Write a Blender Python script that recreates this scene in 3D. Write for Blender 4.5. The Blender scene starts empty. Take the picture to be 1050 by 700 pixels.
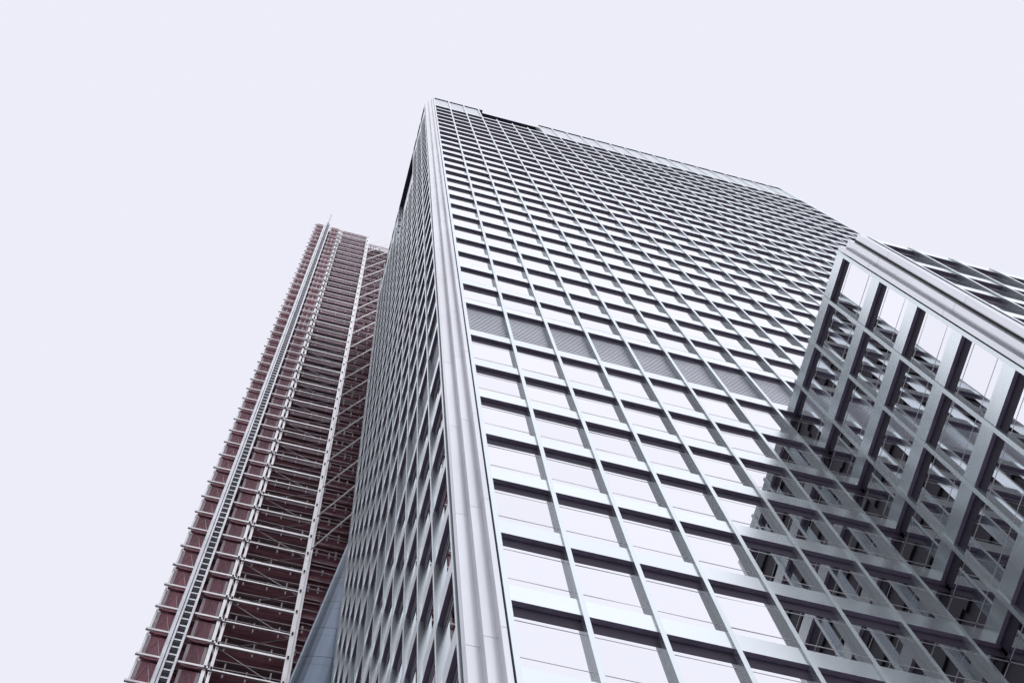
import bpy, math, random
from mathutils import Matrix, Vector

random.seed(7)
SC = bpy.context.scene
COL = SC.collection

# ---------------------------------------------------------------- camera
cam_d = bpy.data.cameras.new('camera')
cam = bpy.data.objects.new('camera', cam_d)
COL.objects.link(cam)
R = ((0.96456023, -0.25581729, -0.0646613),
     (0.23331022, 0.94133217, -0.24384438),
     (0.12324737, 0.22011645, 0.96765636))          # rows: right, down, forward
CAM = Vector((-4.909, -11.682, 1.6))
cam.matrix_world = Matrix(((R[0][0], -R[1][0], -R[2][0], CAM.x),
                           (R[0][1], -R[1][1], -R[2][1], CAM.y),
                           (R[0][2], -R[1][2], -R[2][2], CAM.z),
                           (0, 0, 0, 1)))
F_PX = 1463.055
cam_d.sensor_width = 36.0
cam_d.lens = F_PX / 1050 * 36.0
cam_d.clip_start = 0.1
cam_d.clip_end = 6000
SC.camera = cam

# ---------------------------------------------------------------- overcast sky
W = bpy.data.worlds.new('World')
SC.world = W
W.use_nodes = True
nt = W.node_tree
nt.nodes.clear()
n_out = nt.nodes.new('ShaderNodeOutputWorld')
n_sky = nt.nodes.new('ShaderNodeTexSky')
n_sky.sky_type = 'NISHITA'
n_sky.sun_disc = False
SUN_EL, SUN_ROT = math.radians(52), math.radians(198)
n_sky.sun_elevation = SUN_EL
n_sky.sun_rotation = SUN_ROT
n_b1 = nt.nodes.new('ShaderNodeBackground')
n_b1.inputs['Strength'].default_value = 0.1
n_b2 = nt.nodes.new('ShaderNodeBackground')          # even cloud deck
n_b2.inputs['Color'].default_value = (0.870, 0.870, 0.972, 1)
n_b2.inputs['Strength'].default_value = 1.0
n_mix = nt.nodes.new('ShaderNodeMixShader')
n_mix.inputs[0].default_value = 0.97
nt.links.new(n_sky.outputs[0], n_b1.inputs['Color'])
nt.links.new(n_b1.outputs[0], n_mix.inputs[1])
nt.links.new(n_b2.outputs[0], n_mix.inputs[2])
nt.links.new(n_mix.outputs[0], n_out.inputs['Surface'])

sun_d = bpy.data.lights.new('sun', 'SUN')
sun_d.energy = 0.5
sun_d.angle = math.radians(105)
sun_d.color = (1.0, 0.98, 0.97)
sun = bpy.data.objects.new('sun', sun_d)
COL.objects.link(sun)
sun.rotation_euler = (math.pi / 2 - SUN_EL, 0, math.pi - SUN_ROT)
sun.location = (-40, -60, 120)

SC.view_settings.view_transform = 'Standard'
SC.view_settings.look = 'None'
SC.view_settings.exposure = 0
SC.view_settings.gamma = 1
SC.view_settings.use_curve_mapping = False
SC.render.engine = 'CYCLES'
SC.cycles.max_bounces = 14
SC.cycles.glossy_bounces = 10
SC.cycles.diffuse_bounces = 4


# ---------------------------------------------------------------- materials
def mat(name, col, rough=0.6, metal=0.0, var=0.0, vscale=1.0, bump=0.0, bscale=3.0, stretch=(1, 1, 1), spec=0.5, rvar=0.0, orand=0.0):
    m = bpy.data.materials.new(name)
    m.use_nodes = True
    t = m.node_tree
    p = t.nodes['Principled BSDF']
    p.inputs['Base Color'].default_value = (*col, 1)
    p.inputs['Roughness'].default_value = rough
    p.inputs['Metallic'].default_value = metal
    p.inputs['Specular IOR Level'].default_value = spec
    tc = t.nodes.new('ShaderNodeTexCoord')
    mp = t.nodes.new('ShaderNodeMapping')
    mp.inputs['Scale'].default_value = stretch
    t.links.new(tc.outputs['Object'], mp.inputs['Vector'])
    if var > 0:
        nz = t.nodes.new('ShaderNodeTexNoise')
        nz.inputs['Scale'].default_value = vscale
        nz.inputs['Detail'].default_value = 5
        t.links.new(mp.outputs[0], nz.inputs['Vector'])
        rp = t.nodes.new('ShaderNodeMapRange')
        rp.inputs['From Min'].default_value = 0.3
        rp.inputs['From Max'].default_value = 0.7
        rp.inputs['To Min'].default_value = 1 - var
        rp.inputs['To Max'].default_value = 1 + var
        t.links.new(nz.outputs['Fac'], rp.inputs['Value'])
        mx = t.nodes.new('ShaderNodeVectorMath')
        mx.operation = 'SCALE'
        mx.inputs[0].default_value = col
        t.links.new(rp.outputs[0], mx.inputs['Scale'])
        t.links.new(mx.outputs[0], p.inputs['Base Color'])
        if rvar > 0:
            rr = t.nodes.new('ShaderNodeMapRange')
            rr.inputs['From Min'].default_value = 0.3
            rr.inputs['From Max'].default_value = 0.7
            rr.inputs['To Min'].default_value = max(0.02, rough - rvar)
            rr.inputs['To Max'].default_value = rough + rvar
            t.links.new(nz.outputs['Fac'], rr.inputs['Value'])
            t.links.new(rr.outputs[0], p.inputs['Roughness'])
    if orand > 0:                                   # small tone difference from piece to piece
        src = p.inputs['Base Color'].links[0].from_socket if p.inputs['Base Color'].links else None
        oi = t.nodes.new('ShaderNodeObjectInfo')
        mr = t.nodes.new('ShaderNodeMapRange')
        mr.inputs['To Min'].default_value = 1 - orand
        mr.inputs['To Max'].default_value = 1 + orand
        t.links.new(oi.outputs['Random'], mr.inputs['Value'])
        ms_ = t.nodes.new('ShaderNodeVectorMath')
        ms_.operation = 'SCALE'
        if src: t.links.new(src, ms_.inputs[0])
        else: ms_.inputs[0].default_value = col
        t.links.new(mr.outputs[0], ms_.inputs['Scale'])
        t.links.new(ms_.outputs[0], p.inputs['Base Color'])
    if bump > 0:
        nb = t.nodes.new('ShaderNodeTexNoise')
        nb.inputs['Scale'].default_value = bscale
        nb.inputs['Detail'].default_value = 2
        t.links.new(mp.outputs[0], nb.inputs['Vector'])
        bp = t.nodes.new('ShaderNodeBump')
        bp.inputs['Strength'].default_value = 1.0
        bp.inputs['Distance'].default_value = bump
        t.links.new(nb.outputs['Fac'], bp.inputs['Height'])
        t.links.new(bp.outputs[0], p.inputs['Normal'])
    return m


M = {}
M['steel'] = mat('stainless panel', (0.87, 0.945, 0.962), 0.23, 0.82, var=0.02, vscale=0.3, orand=0.035)
M['fin'] = mat('satin fin steel', (0.84, 0.925, 0.942), 0.27, 0.76, orand=0.02, var=0.03, vscale=0.8, stretch=(1, 1, 0.15))
M['column'] = mat('column plate steel', (0.80, 0.82, 0.85), 0.28, 0.82, var=0.07, vscale=0.7, stretch=(1, 1, 0.2), orand=0.04)
M['glass'] = mat('mirror solar glass', (0.765, 0.77, 0.80), 0.012, 1.0, bump=0.0012, bscale=0.35, orand=0.03)
M['bar'] = mat('glazing bar aluminium', (0.90, 0.89, 0.91), 0.3, 0.5)
M['dark'] = mat('grey painted soffit', (0.48, 0.41, 0.56), 0.6, 0.0, var=0.12, vscale=2.0, spec=0.3)
M['head'] = mat('dark anodised window head', (0.065, 0.054, 0.085), 0.6, 0.0, var=0.12, vscale=2.0, spec=0.25)
M['gasket'] = mat('black gasket', (0.03, 0.03, 0.035), 0.6)
M['louvre'] = mat('louvre blade grey', (0.74, 0.77, 0.82), 0.32, 0.70, var=0.08, vscale=0.4)
M['core'] = mat('concrete core', (0.10, 0.10, 0.11), 0.8)
M['parapet'] = mat('parapet panel', (0.76, 0.79, 0.81), 0.4, 0.8, var=0.05, vscale=0.6)
M['roofing'] = mat('roof gravel', (0.22, 0.22, 0.23), 0.9, var=0.2, vscale=4)
M['maroon'] = mat('maroon cladding sheet', (0.42, 0.15, 0.195), 0.55, var=0.28, vscale=0.6, bump=0.01, bscale=5, stretch=(3, 1, 0.3))
M['brick'] = mat('dark maroon masonry', (0.23, 0.090, 0.110), 0.85, var=0.4, vscale=1.2, stretch=(0.5, 1, 3))
M['ledge'] = mat('dusty red floor edge', (0.38, 0.18, 0.21), 0.8, var=0.3, vscale=1.5)
M['tube'] = mat('white scaffold tube', (0.93, 0.92, 0.92), 0.32, 0.80, var=0.10, vscale=1.2)
M['tubegrey'] = mat('galvanised tube', (0.62, 0.58, 0.60), 0.4, 0.7, var=0.2, vscale=1.2)
M['plank'] = mat('scaffold planks', (0.34, 0.27, 0.27), 0.85, var=0.4, vscale=1.0, stretch=(0.3, 4, 1))
M['infill'] = mat('pale grey brown infill', (0.52, 0.38, 0.42), 0.8, var=0.4, vscale=1.0, stretch=(0.35, 1, 3.5))  # pale sheet colour standing in for brightness between the upper ledgers
M['post'] = mat('pale pink post', (0.80, 0.68, 0.71), 0.5, var=0.2, vscale=1)
M['clamp'] = mat('dark clamp', (0.05, 0.05, 0.07), 0.5)
M['mast'] = mat('mast steel', (0.82, 0.84, 0.87), 0.32, 0.75, var=0.15, vscale=0.8)
M['mastdark'] = mat('mast gap dark', (0.10, 0.10, 0.12), 0.5, 0.2)  # for the dark sheet between the mast rails
M['blueglass'] = mat('blue grey facade glass', (0.17, 0.225, 0.30), 0.28, 0.75, var=0.08, vscale=0.4, bump=0.003, bscale=0.3)
M['bluedark'] = mat('deep blue facade glass', (0.22, 0.31, 0.45), 0.14, 0.75, var=0.08, vscale=0.4)
M['oppo'] = mat('near black reflection tower', (0.04, 0.036, 0.044), 0.8, var=0.2, vscale=0.1)  # near-black skin of the added tower, dims what the glass mirrors
M['asphalt'] = mat('asphalt', (0.05, 0.05, 0.054), 0.9, var=0.25, vscale=0.8)
M['paving'] = mat('granite paving', (0.42, 0.41, 0.43), 0.8, var=0.2, vscale=1.5)
M['kerb'] = mat('kerb stone', (0.26, 0.26, 0.26), 0.8, var=0.15, vscale=2)
M['paint'] = mat('road paint', (0.7, 0.7, 0.68), 0.7, var=0.1, vscale=3)


# ---------------------------------------------------------------- mesh helpers
class MB:
    def __init__(self):
        self.v, self.f, self.mi = [], [], []

    def hexa(self, pts, mi=0, mis=None):
        """8 points: bottom 0-3 counter-clockwise from above, top 4-7."""
        b = len(self.v)
        self.v += [tuple(p) for p in pts]
        fs = [(0, 3, 2, 1), (4, 5, 6, 7), (0, 1, 5, 4), (1, 2, 6, 5), (2, 3, 7, 6), (3, 0, 4, 7)]
        for k, f in enumerate(fs):
            self.f.append(tuple(b + i for i in f))
            self.mi.append(mis[k] if mis else mi)

    def box(self, x0, x1, y0, y1, z0, z1, mi=0, mis=None):
        self.hexa([(x0, y0, z0), (x1, y0, z0), (x1, y1, z0), (x0, y1, z0),
                   (x0, y0, z1), (x1, y0, z1), (x1, y1, z1), (x0, y1, z1)], mi, mis)

    def tube(self, a, b, r, n=6, mi=0):
        a, b = Vector(a), Vector(b)
        d = (b - a).normalized()
        u = d.cross(Vector((0, 0, 1)))
        if u.length < 1e-3:
            u = Vector((1, 0, 0))
        u.normalize()
        w = d.cross(u)
        s = len(self.v)
        for p in (a, b):
            for k in range(n):
                t = 2 * math.pi * k / n
                self.v.append(tuple(p + u * (r * math.cos(t)) + w * (r * math.sin(t))))
        for k in range(n):
            k2 = (k + 1) % n
            self.f.append((s + k, s + n + k, s + n + k2, s + k2))
            self.mi.append(mi)
        self.f.append(tuple(s + k for k in range(n)))
        self.f.append(tuple(s + n + k for k in range(n - 1, -1, -1)))
        self.mi += [mi, mi]

    def prism(self, outline, z0, z1, mi=0):
        """closed xy outline extruded vertically"""
        n = len(outline)
        s = len(self.v)
        for z in (z0, z1):
            self.v += [(x, y, z) for x, y in outline]
        for k in range(n):
            k2 = (k + 1) % n
            self.f.append((s + k, s + k2, s + n + k2, s + n + k))
            self.mi.append(mi)
        self.f.append(tuple(s + k for k in range(n - 1, -1, -1)))
        self.f.append(tuple(s + n + k for k in range(n)))
        self.mi += [mi, mi]

    def build(self, name, mats, parent=None, stuff=False):
        me = bpy.data.meshes.new(name)
        me.from_pydata(self.v, [], self.f)
        if not isinstance(mats, (list, tuple)):
            mats = [mats]
        for m in mats:
            me.materials.append(m)
        if len(mats) > 1:
            me.polygons.foreach_set('material_index', self.mi)
        me.update()
        o = bpy.data.objects.new(name, me)
        COL.objects.link(o)
        if parent is not None:
            o.parent = parent
        if stuff:
            o['kind'] = 'stuff'
        return o


def thing(name, label, cat, group=None):
    o = bpy.data.objects.new(name, None)
    COL.objects.link(o)
    o['label'] = label
    o['category'] = cat
    if group:
        o['group'] = group
    return o


def structure(o):
    o['kind'] = 'structure'
    return o


def project(p):
    q = Vector(p) - CAM
    c = [sum(R[r][k] * q[k] for k in range(3)) for r in range(3)]
    if c[2] <= 0.1:
        return None
    return (525 + F_PX * c[0] / c[2], 350 + F_PX * c[1] / c[2])


# ---------------------------------------------------------------- ground
g = MB(); g.box(-1500, 1500, -1500, 1500, -1.0, -0.12)
structure(g.build('ground', M['asphalt']))
g = MB(); g.box(-9, 60, -16, 60, -0.119, 0.0)
structure(g.build('pavement', M['paving']))
g = MB(); g.box(-9.3, 60, -16.3, -16.003, -0.119, 0.012)
structure(g.build('kerb', M['kerb']))
g = MB()
for k in range(-20, 20):
    g.box(k * 6.0, k * 6.0 + 3.0, -22.08, -21.92, -0.119, -0.116)
structure(g.build('road_markings', M['paint']))

# ================================================================= office tower
PITCH = 1.7025
FLOOR = 3.8
ZB = 29.232                          # height of the first soffit line
H56, H67, H1314 = 1.1247, 1.4194, 1.03


def zrow(j):
    z = float(j)
    if j >= 6: z += H56 - 1
    if j >= 7: z += H67 - 1
    if j >= 14: z += H1314 - 1
    return ZB + z * FLOOR


SPH = 0.80          # spandrel height
REC = 0.125         # glass set back behind the spandrel face
HEAD = 0.50        # dark window head
FINW = 0.128
PROUD = 0.055
TOP = ZB + 133.9
ROWS_T = list(range(-7, 33))
ROWS_W = list(range(-7, 7))
XC, YD, XD = 12.646, -7.0, 13.19     # wing: face looking left, face looking to the street
XB = -0.85
B0 = 1.05           # first bay of the side face starts here

tower = thing('office_tower', 'tall steel gridded office tower with mirror windows and a lower wing on its right', 'building')


class Face:
    """o = point on the spandrel plane at u=0, u = along the face, n = outward"""
    def __init__(self, o, u, n):
        self.o, self.u, self.n = Vector(o), Vector(u), Vector(n)
        self.flip = self.u.cross(Vector((0, 0, 1))).dot(self.n) < 0

    def p(self, u, d, z):            # d = depth behind the face
        q = self.o + self.u * u - self.n * d
        return (q.x, q.y, z)

    def box(self, mb, u0, u1, d0, d1, z0, z1, mi=0, mis=None):
        if self.flip:
            a = [(u1, d0), (u0, d0), (u0, d1), (u1, d1)]
        else:
            a = [(u0, d0), (u1, d0), (u1, d1), (u0, d1)]
        mb.hexa([self.p(u, d, z0) for u, d in a] + [self.p(u, d, z1) for u, d in a], mi, mis)


FA = Face((0, 0, 0), (1, 0, 0), (0, -1, 0))
FB = Face((XB, 0, 0), (0, 1, 0), (-1, 0, 0))
FC = Face((XC, 0, 0), (0, -1, 0), (-1, 0, 0))
FD = Face((XD, YD, 0), (1, 0, 0), (0, -1, 0))

# bays: list of (u0, u1) clear openings; fins: list of (u0, u1)
A_END = 24 * PITCH
bays_a = [(k * PITCH, (k + 1) * PITCH - FINW) for k in range(24)]
fins_a = [(k * PITCH - FINW, k * PITCH) for k in range(25)]
bays_b = [(B0 + k * PITCH, B0 + (k + 1) * PITCH - FINW) for k in range(12)]
fins_b = [(B0 + k * PITCH - FINW, B0 + k * PITCH) for k in range(13)]
B_END = B0 + 12 * PITCH
KF = 0.968
COL_C = 6.128
fins_c = [(KF + k * PITCH, KF + k * PITCH + FINW) for k in range(3)] + [(COL_C, COL_C + FINW)]
bays_c = [(-REC, KF)] + [(fins_c[k][1], fins_c[k + 1][0]) for k in range(3)]
D0, PD = 0.47, 1.66
fins_d = [(D0 + k * PD - FINW, D0 + k * PD) for k in range(13)]
bays_d = [(D0 + k * PD, D0 + (k + 1) * PD - FINW) for k in range(12)]
D_END = D0 + 12 * PD

ROOF_W = zrow(6) + SPH

# ---- cores (solid body behind the glass)
c = MB()
c.box(XB + 0.75, A_END + 0.31, 0.75, B_END - 0.02, 0.0, TOP - 1.2)
c.build('core', M['core'], tower)
c = MB()
c.box(XC + 0.45, XC + D_END, YD + 0.45, 0.43, 0.0, ROOF_W - 0.25)
c.build('wing_core', M['core'], tower)
c = MB()
c.box(XC + 0.62, XC + D_END, YD + 0.5, 0.0 - 0.04, ROOF_W - 0.24, ROOF_W - 0.05)
c.build('wing_roof', M['roofing'], tower)
c = MB()
c.box(XB + 0.9, A_END, 1.05, B_END - 0.6, TOP - 1.19, TOP - 0.9)
c.build('roof', M['roofing'], tower)


# ---- spandrels: one band per floor and face, dark soffit and dark window head under it
def spandrel(face, u0, u1, z, cap_only=False):
    mb = MB()
    face.box(mb, u0, u1, 0.0, 0.28, z, z + SPH, mis=[1, 0, 0, 0, 0, 0])
    face.box(mb, u0 + 0.005, u1 - 0.005, REC - 0.004, 0.27, z - HEAD, z - 0.003, 2)
    return mb


RB0, RB1 = bays_b[3][0], bays_b[6][1]
vis = {'A': range(-2, 33), 'B': range(-2, 33), 'C': range(-2, 7), 'D': range(-2, 7)}
low = MB()
for key, face, rows in (('A', FA, ROWS_T), ('B', FB, ROWS_T), ('C', FC, ROWS_W), ('D', FD, ROWS_W)):
    for j in rows:
        if key == 'A':
            a, b = (0.0, A_END + 0.0) if j > 6 else (0.0, XC + 0.19)
            if j == 6: b = XC + 0.19
        elif key == 'B':
            a, b = 0.95, B_END - 0.05
        elif key == 'C':
            a, b = 0.0, COL_C
        else:
            a, b = 0.38, D_END
        if key == 'B' and j >= 29:               # interrupted by the maintenance recess
            spandrel(face, a, RB0, zrow(j)).build('spandrel', [M['steel'], M['dark'], M['head']], tower)
            a = RB1
        mb = spandrel(face, a, b, zrow(j))
        if j in vis[key]:
            mb.build('spandrel', [M['steel'], M['dark'], M['head']], tower)
        else:
            off = len(low.v)
            low.v += mb.v
            low.f += [tuple(i + off for i in f) for f in mb.f]
            low.mi += mb.mi
        if key == 'A' and j == 6:          # same band going on behind the wing
            mb = spandrel(face, XC + 0.2, A_END, zrow(j) + 0.0)
low.build('lower_spandrel', [M['steel'], M['dark'], M['head']], tower, stuff=True)

# ---- fins
for key, face, fl, zt in (('A', FA, fins_a, TOP), ('B', FB, fins_b, TOP), ('C', FC, fins_c, ROOF_W + 0.05), ('D', FD, fins_d, ROOF_W + 0.05)):
    for k, (a, b) in enumerate(fl):
        z0 = 0.0
        if key == 'A' and a > XC - 0.3:
            z0 = ROOF_W - 0.04
        ze = zt - 0.004
        if (key == 'A' and k in (4, 5, 6)) or (key == 'B' and k in (4, 5, 6)):
            ze = zrow(32) + SPH + 0.8 if key == 'A' else zrow(28) + SPH            # cut short under the maintenance opening
        mb = MB()
        face.box(mb, a, b, -PROUD, 0.42, z0, ze)
        mb.build('fin', M['fin'], tower)

# ---- windows
cells = []
for key, face, bl, rows in (('A', FA, bays_a, ROWS_T), ('B', FB, bays_b, ROWS_T), ('C', FC, bays_c, ROWS_W), ('D', FD, bays_d, ROWS_W)):
    for j in rows[:-1] if key in 'CD' else rows:
        for i, (u0, u1) in enumerate(bl):
            # the window below soffit j
            z1 = zrow(j) - HEAD + 0.02
            z0 = zrow(j - 1) + SPH - 0.03
            if key == 'A' and j <= 6:
                if u0 > XC: continue
                u1 = min(u1, XC + REC)
            if key in 'AB' and j == 7:
                continue                     # louvre storey
            if key == 'B' and j >= 29 and RB0 - 0.1 < u0 < RB1:
                continue
            cells.append([key, face, u0, u1, z0, z1, j])
    if key in 'CD':
        j = 6
        for i, (u0, u1) in enumerate(bl):
            cells.append([key, face, u0, u1, zrow(5) + SPH - 0.03, zrow(6) - HEAD + 0.02, 6])


def shown(cell):
    key, face, u0, u1, z0, z1, j = cell
    um, zm = (u0 + u1) / 2, (z0 + z1) / 2
    P = [project(face.p(u, REC, z)) for u, z in ((u0, z0), (u1, z0), (u1, z1), (u0, z1))]
    if any(q is None for q in P):
        return 0
    cx = sum(q[0] for q in P) / 4; cy = sum(q[1] for q in P) / 4
    if not (-10 < cx < 1060 and -10 < cy < 720):
        return 0
    ar = 0
    for k in range(4):
        x0, y0 = P[k]; x1, y1 = P[(k + 1) % 4]
        ar += x0 * y1 - x1 * y0
    ar = abs(ar) / 2
    if key == 'B': ar *= 0.25
    if key == 'D': ar *= 0.3
    return ar


def pane(face, mb, u0, u1, z0, z1):
    t1, t2 = random.gauss(0, 0.0022), random.gauss(0, 0.0022)     # panes are never set quite true
    du, dz = (u1 - u0) / 2, (z1 - z0) / 2
    def d(su, sz): return REC + 0.002 + su * du * t1 + sz * dz * t2
    cs = [(u0, -1), (u1, 1)]
    if face.flip: cs = cs[::-1]
    pts = []
    for zz, sz in ((z0, -1), (z1, 1)):
        (ua, sa), (ub, sb) = cs
        pts += [face.p(ua, d(sa, sz), zz), face.p(ub, d(sb, sz), zz), face.p(ub, d(sb, sz) + 0.03, zz), face.p(ua, d(sa, sz) + 0.03, zz)]
    mb.hexa(pts)


def bars(face, u0, u1, z0, z1):
    out = []
    for zc in (z0 + 0.68, z1 - 0.20):
        mb = MB()
        face.box(mb, u0 + 0.02, u1 - 0.02, REC - 0.005, REC + 0.02, zc - 0.011, zc + 0.011)
        out.append(mb)
    return out


cells.sort(key=shown, reverse=True)
rest, rest_bar = MB(), MB()


def append(dst, src):
    off = len(dst.v)
    dst.v += src.v
    dst.f += [tuple(i + off for i in f) for f in src.f]
    dst.mi += src.mi


for n, cl in enumerate(cells):
    key, face, u0, u1, z0, z1, j = cl
    mb = MB()
    pane(face, mb, u0 - 0.01, u1 + 0.01, z0, z1)
    if n < 100:
        w = mb.build('window', M['glass'], tower)
        for b in bars(face, u0, u1, z0, z1):
            b.build('glazing_bar', M['bar'], w)
    else:
        append(rest, mb)
        if j < 18:
            for b in bars(face, u0, u1, z0, z1): append(rest_bar, b)
w = rest.build('window', M['glass'], tower, stuff=True)
rest_bar.build('glazing_bar', M['bar'], w, stuff=True)

# ---- louvre storey (row 7 soffit, above the wing roof)
z1, z0 = zrow(7) - HEAD + 0.02, zrow(6) + SPH - 0.03
for key, face, bl in (('A', FA, bays_a), ('B', FB, bays_b)):
    for (u0, u1) in bl:
        mb = MB()
        face.box(mb, u0 - 0.01, u1 + 0.01, REC + 0.06, REC + 0.09, z0, z1, 1)
        n = 17
        for k in range(n):
            zc = z0 + (k + 0.5) * (z1 - z0) / n
            us = (u0, u1) if not face.flip else (u1, u0)
            h = (z1 - z0) / n
            a, b = us
            pts = [face.p(a, REC, zc - h * 0.30), face.p(b, REC, zc - h * 0.30), face.p(b, REC + 0.06, zc - h * 0.30), face.p(a, REC + 0.06, zc - h * 0.30),
                   face.p(a, REC + 0.008, zc + h * 0.36), face.p(b, REC + 0.008, zc + h * 0.36), face.p(b, REC + 0.06, zc + h * 0.36), face.p(a, REC + 0.06, zc + h * 0.36)]
            mb.hexa(pts)
        mb.build('louvre_panel', [M['louvre'], M['gasket']], tower)

# ---- corner columns of folded steel plates
# stepped corners: three flat strips, each set back behind the last
oa = [(-0.158, 0.45), (-0.158, 0.0), (-0.285, 0.0), (-0.285, 0.27), (-0.573, 0.27), (-0.573, 0.54), (-0.877, 0.54), (-0.877, 0.80), (-0.84, 0.80), (-0.60, 0.80)]
oc = [(XC + 0.45, -6.29), (XC, -6.29), (XC, -6.455), (XC + 0.27, -6.455), (XC + 0.27, -6.74), (XC + 0.54, -6.74), (XC + 0.54, -7.03), (XC + 0.80, -7.03), (XC + 0.80, -6.99), (XC + 0.80, -6.75)]
for outline, zt, nm in ((oa, TOP + 0.05, 'tower'), (oc, ROOF_W + 0.05, 'wing')):
    if nm == 'tower':
        k = MB(); k.box(-0.75, -0.14, 0.62, 1.3, 0.0, zt - 0.05)
    else:
        k = MB(); k.box(XC + 0.50, XC + 1.2, -6.80, -6.2, 0.0, zt - 0.05)
    cc = k.build('corner_column', M['gasket'], tower)
    a2 = sum(outline[i][0] * outline[(i + 1) % len(outline)][1] - outline[(i + 1) % len(outline)][0] * outline[i][1] for i in range(len(outline)))
    ol = outline if a2 > 0 else outline[::-1]
    zj = ZB - 1.42 - 7.3 * 3
    zs = [0.0]
    while zj < zt - 1:
        zs.append(zj)
        zj += 7.3
    zs.append(zt)
    for a, b in zip(zs[:-1], zs[1:]):
        mb = MB(); mb.prism(ol, a + 0.009, b - 0.009)
        mb.build('column_panel', M['column'], cc)
# edge plates closing the far ends
mb = MB(); mb.box(A_END - 0.001, A_END + 0.32, -0.02, 0.5, ROOF_W - 0.04, TOP)
mb.build('edge_plate', M['fin'], tower)
mb = MB(); mb.box(XB - 0.02, XB + 0.5, B_END + 0.001, B_END + 0.95, 0.0, TOP)
mb.build('edge_plate', M['fin'], tower)

mb = MB()
FB.box(mb, RB0, RB1, 0.50, 0.56, zrow(28) + SPH - 0.02, TOP - 0.3)
mb.build('recess_panel', M['parapet'], tower)
# ---- parapet screens under a thin cornice
zp0, zp1 = zrow(32) + SPH - 0.02, TOP - 0.30
CUT_A = range(3, 7)
CUT_B = range(3, 7)
for face, bl, cut, back in ((FA, bays_a, CUT_A, 0.68), (FB, bays_b, (), 0.45)):
    for k, (u0, u1) in enumerate(bl):
        d = 0.11 if k not in cut else back
        if face is FB and 3 <= k <= 6:
            continue
        mb = MB()
        face.box(mb, u0 - 0.01, u1 + 0.01, d, d + 0.06, zp0, zp1 + 0.02)
        mb.build('parapet_panel', M['parapet'], tower)
for u0, u1, d in ((-0.1, bays_a[3][0] + 0.5, 0.0), (bays_a[3][0] + 0.502, bays_a[6][1] + 0.07, 0.30), (bays_a[6][1] + 0.073, A_END + 0.3, 0.0)):
    mb = MB()
    FA.box(mb, u0, u1, d, 1.0, zp1 + 0.021, TOP - 0.01, mis=[1, 0, 0, 0, 0, 0])
    mb.build('cornice', [M['steel'], M['head']], tower)
mb = MB()
FB.box(mb, 0.93, B_END, 0.0, 0.95, zp1 + 0.021, TOP - 0.012, mis=[1, 0, 0, 0, 0, 0])
mb.build('cornice', [M['steel'], M['head']], tower)

# ================================================================= building under construction, scaffold, mast
YF = 27.0
ZT = 189.0 + ZB
LIFT = 3.1
LZ = [ZT - 1.2 - LIFT * k for k in range(49)]

cb = thing('construction_building', 'maroon high-rise under construction, wrapped in white scaffolding left of the steel tower', 'building')
mb = MB(); mb.box(-10.95, 8.0, YF + 1.9, YF + 16, 0, ZT - 0.3)
mb.build('wall', M['brick'], cb)
mb = MB(); mb.box(-10.9, -7.15, YF + 0.62, YF + 1.88, 0, ZT - 0.2)
mb.build('bay_wall', M['brick'], cb)
for k, z in enumerate(LZ):
    for (a, b) in ((-10.98, -9.85), (-8.62, -7.55)):
        mb = MB()
        z0, z1 = z + 0.22, z + LIFT - 0.18
        mb.box(a, b, YF + 0.16, YF + 0.24, z0, z1)
        p = mb.build('cladding_panel', M['maroon'], cb)
        if random.random() < (0.55 if k < 22 else 0.0):
            for x in ((a + b) / 2,):
                q = MB(); q.box(x - 0.09, x + 0.09, YF + 0.10, YF + 0.158, z0 + 0.2, z1 - 0.1)
                q.build('mullion', M['post'], p)
            q = MB(); q.box(a + 0.1, b - 0.1, YF + 0.07, YF + 0.098, z0 + 1.1, z0 + 1.26)
            q.build('rail', M['post'], p)
    # ledge of each storey on the plain wall on the right
    mb = MB(); mb.box(-2.8, 7.9, YF + 1.5, YF + 1.899, z - 0.35, z + 0.25)
    mb.build('floor_edge', M['ledge'], cb)

sf = thing('scaffolding', 'white tube scaffolding with ledgers and raking rods on the face of the maroon high-rise', 'scaffolding')
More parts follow.
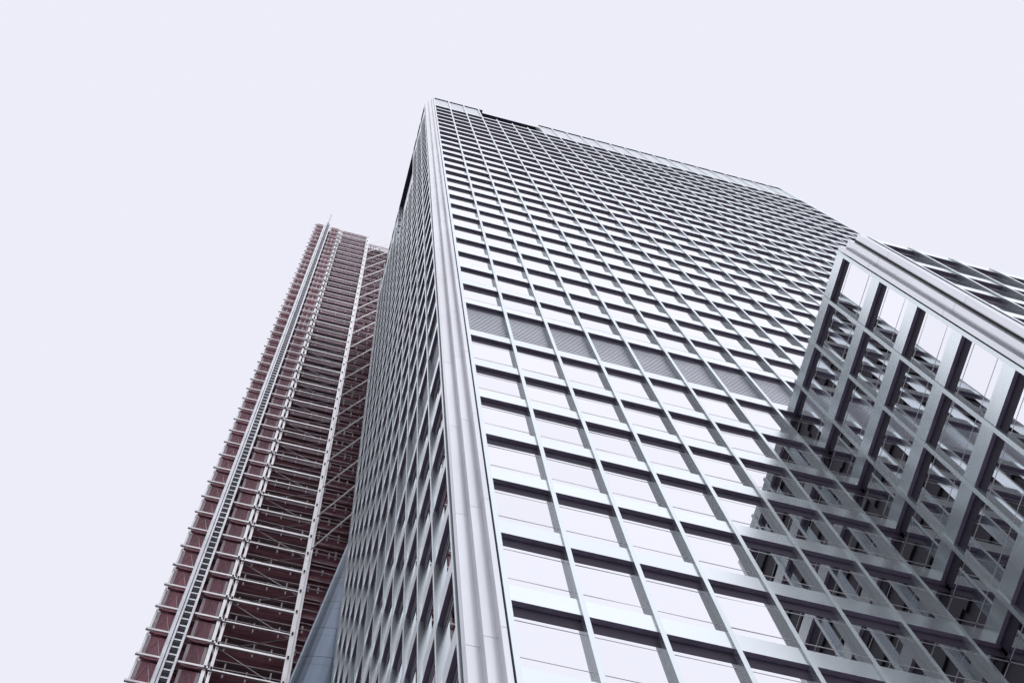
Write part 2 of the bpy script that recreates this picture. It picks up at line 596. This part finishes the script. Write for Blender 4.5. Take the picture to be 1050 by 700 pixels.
# standards
for x, r, y in ((-7.38, 0.10, YF), (-7.04, 0.085, YF + 0.1), (-2.98, 0.145, YF), (-2.72, 0.07, YF + 0.5), (-11.02, 0.06, YF + 0.1), (-10.98, 0.06, YF + 0.9)):
    mb = MB(); mb.box(x - r, x + r, y - r, y + r, 0, ZT + 0.4)
    mb.build('standard', M['tube'], sf)
laces, posts, clamps, thin = MB(), MB(), MB(), MB()
for k, z in enumerate(LZ):
    mb = MB(); mb.box(-11.2, -7.2, YF - 0.2, YF - 0.08, z - 0.10, z + 0.10)
    mb.build('ledger', M['tube'], sf)
    hh = 0.12 if k % 2 else 0.07
    mb = MB(); mb.box(-7.2, -2.95, YF - 0.05, YF + 0.09, z + 0.1 - hh, z + 0.1 + hh)
    mb.build('ledger', M['tube'], sf)
    if k < 40:  # added sheets brighten the upper lifts, shorter lower down so the bays darken
        yn = YF + 0.30 + 0.018 * k
        mb = MB(); mb.box(-6.85, -3.2, yn, yn + 0.03, z + 0.25 + k * 0.045, z + LIFT - 0.12)
        mb.build('pale_infill', M['infill'], sf)
    # working decks behind the ledgers
    mb = MB(); mb.box(-6.85, -3.15, YF + 0.35 + 0.018 * min(k, 30), YF + 1.5, z - 0.06, z + 0.0)
    mb.build('deck', M['plank'], sf)
    mb = MB(); mb.box(-10.95, -7.5, YF + 0.3, YF + 0.6, z - 0.04, z + 0.04)
    mb.build('deck', M['plank'], sf)
    mb = MB(); mb.tube((-7.0, YF + 0.3, z + 1.05), (-3.0, YF + 0.3, z + 1.05 + random.uniform(-.1, .1)), 0.035, 6)
    mb.build('guard_rail', M['tubegrey'], sf)
    mb = MB(); mb.tube((-7.0, YF + 0.3, z + 1.95), (-3.0, YF + 0.3, z + 1.95 + random.uniform(-.2, .2)), 0.03, 6)
    mb.build('guard_rail', M['tubegrey'], sf)
    for x in (-7.36, -7.02, -2.98):
        clamps.box(x - 0.06, x + 0.06, YF - 0.24, YF - 0.12, z - 0.05, z + 0.10)
    for x in ():
        clamps.tube((x - 0.06, YF - 0.12, z), (x + 0.06, YF - 0.12, z), 0.10, 6)
    laces.tube((-7.36, YF, z + 0.2), (-7.02, YF + 0.1, z + LIFT * 0.5), 0.05, 5)
    laces.tube((-7.02, YF + 0.1, z + LIFT * 0.5), (-7.36, YF, z + LIFT), 0.05, 5)
    for x in (-9.86, -8.62, -7.62, -10.86):
        posts.box(x - 0.09, x + 0.09, YF + 0.1, YF + 0.28, z + 0.25, z + LIFT - 0.3)
    for q in range(3):
        x = -6.5 + q * 1.35 + random.uniform(-.2, .2)
        posts.box(x - 0.04, x + 0.04, YF + 0.32, YF + 0.4, z + 0.1, z + 1.3 + random.uniform(0, .6))
    for q in range(3):
        x = -2.5 + q * 0.9 + random.uniform(-.3, .3)
        posts.box(x - 0.065, x + 0.065, YF + 1.3, YF + 1.39, z + 0.3, z + 0.3 + random.uniform(.8, 1.9))
    for q in range(3):
        zz = z + 0.6 + q * 0.85 + random.uniform(-.15, .15)
        thin.tube((-2.75, YF + 1.25, zz), (1.8, YF + 1.25, zz + random.uniform(-.15, .15)), 0.05, 5)
    if random.random() < 0.6:
        xa, xb = random.uniform(-2.6, -1.0), random.uniform(-0.4, 1.6)
        thin.tube((xa, YF + 1.1, z + random.uniform(0, 1)), (xb, YF + 1.1, z + random.uniform(2, 3.4)), 0.035, 5)
    if k > 22:
        s = 1 if k % 2 else -1
        x0, x1 = (-6.9, -3.1) if s > 0 else (-3.1, -6.9)
        thin.tube((x0, YF + 0.2, z), (x1, YF + 0.2, z + LIFT), 0.03, 5)
        for (a, b) in ((-10.8, -9.9), (-8.55, -7.7)):
            m_ = (a + b) / 2
            thin.tube((a, YF + 0.14, z + 0.4), (m_, YF + 0.14, z + LIFT - 0.5), 0.02, 4)
            thin.tube((b, YF + 0.14, z + 0.4), (m_, YF + 0.14, z + LIFT - 0.5), 0.02, 4)
laces.build('lacing', M['tube'], sf, stuff=True)
posts.build('guard_post', M['post'], sf, stuff=True)
clamps.build('coupler', M['clamp'], sf, stuff=True)
thin.build('thin_brace', M['tubegrey'], sf, stuff=True)
z = 64.1 + ZB
while z < ZT - 3:
    mb = MB(); mb.tube((-3.05, YF - 0.05, z), (0.6, YF - 0.05, z + 12.0), 0.055, 7)
    mb.build('raking_rod', M['tube'], sf)
    z += 6.2

ms = thing('hoist_mast', 'slender steel ladder mast running up the maroon facade to a thin tip above the roof', 'mast')
for x, r, y in ((-9.72, 0.10, YF - 0.5), (-9.50, 0.06, YF - 0.62), (-8.95, 0.07, YF - 0.5)):
    mb = MB(); mb.box(x - r, x + r, y - r, y + r, 0, ZT + 1.5)
    mb.build('rail', M['mast'], ms)
mb = MB(); mb.box(-9.6, -8.98, YF - 0.30, YF - 0.2, 0, ZT)  # dark sheet added to fill the dark gap between the rails
mb.build('gap_sheet', M['mastdark'], ms)
rg = MB()
z = 60.0
while z < ZT + 1:
    rg.box(-9.48, -8.98, YF - 0.50, YF - 0.42, z, z + 0.16)
    z += 0.9
rg.build('rung', M['mast'], ms, stuff=True)
mb = MB(); mb.tube((-9.35, YF - 0.45, ZT + 1), (-9.3, YF - 0.45, ZT + 9.5), 0.09, 6)
mb.build('tip', M['tubegrey'], ms)

# ================================================================= leaning blue glass building
gb = thing('glass_building', 'blue grey glass building with a slanting edge squeezed between scaffolding and steel tower', 'building')
YG = 24.0


def xl(z): return -0.83 + (z - 59.5 - ZB) * 0.1077
def xi(z): return -0.72 + (z - 46.9 - ZB) * 0.1215


def skin(z):
    a = [(xl(z) + 2.6 * (1 - math.cos(t * math.pi / 20)), YG + 0.35 - 0.5 * math.sin(t * math.pi / 20)) for t in range(11)]
    return a + [(9.0, YG - 0.15)]


mb = MB()
z0, z1 = 0.0, 84 + ZB
mb.hexa([(xl(z0) + 0.3, YG + 0.45, z0), (8.9, YG + 0.05, z0), (8.9, YG + 2.4, z0), (xl(z0) + 0.3, YG + 2.4, z0),
         (xl(z1) + 0.3, YG + 0.45, z1), (8.9, YG + 0.05, z1), (8.9, YG + 2.4, z1), (xl(z1) + 0.3, YG + 2.4, z1)])
mb.build('frame', M['gasket'], gb)
z = ZB + 47.2 - 3.7 * 6
while z < z1 - 3.7:                                 # one curved storey-high course of glass per floor
    for a, b, m_ in ((z + 0.02, z + 2.74, M['blueglass']), (z + 2.76, z + 3.68, M['blueglass'])):
        mb = MB()
        pa, pb = skin(a), skin(b)
        n = len(pa)
        mb.v = [(x, y, a) for x, y in pa] + [(x, y, b) for x, y in pb] + [(x + 0.02, y + 0.03, a) for x, y in pa] + [(x + 0.02, y + 0.03, b) for x, y in pb]
        for k in range(n - 1):
            mb.f.append((k, k + 1, n + k + 1, n + k))
            mb.f.append((2 * n + k + 1, 2 * n + k, 3 * n + k, 3 * n + k + 1))
            mb.f.append((k + 1, k, 2 * n + k, 2 * n + k + 1))
            mb.f.append((n + k, n + k + 1, 3 * n + k + 1, 3 * n + k))
        mb.f += [(0, n, 3 * n, 2 * n), (n - 1, 3 * n - 1, 4 * n - 1, 2 * n - 1)]
        o = mb.build('glass_panel', m_, gb)
    z += 3.7

# ================================================================= unseen tower, added across the street to darken the mirror reflections
op = thing('reflection_tower', 'unseen dark tower added across the street to darken reflections in the glass', 'building')
mb = MB(); mb.box(-62, -25, -46, -12.6, 0, 262)
mb.build('wall', M['oppo'], op)
for k in range(64):
    mb = MB(); mb.box(-62.3, -24.7, -46.3, -12.3, 3 + k * 4.0, 4.2 + k * 4.0)
    mb.build('reflection_tower_band', M['oppo'], op)
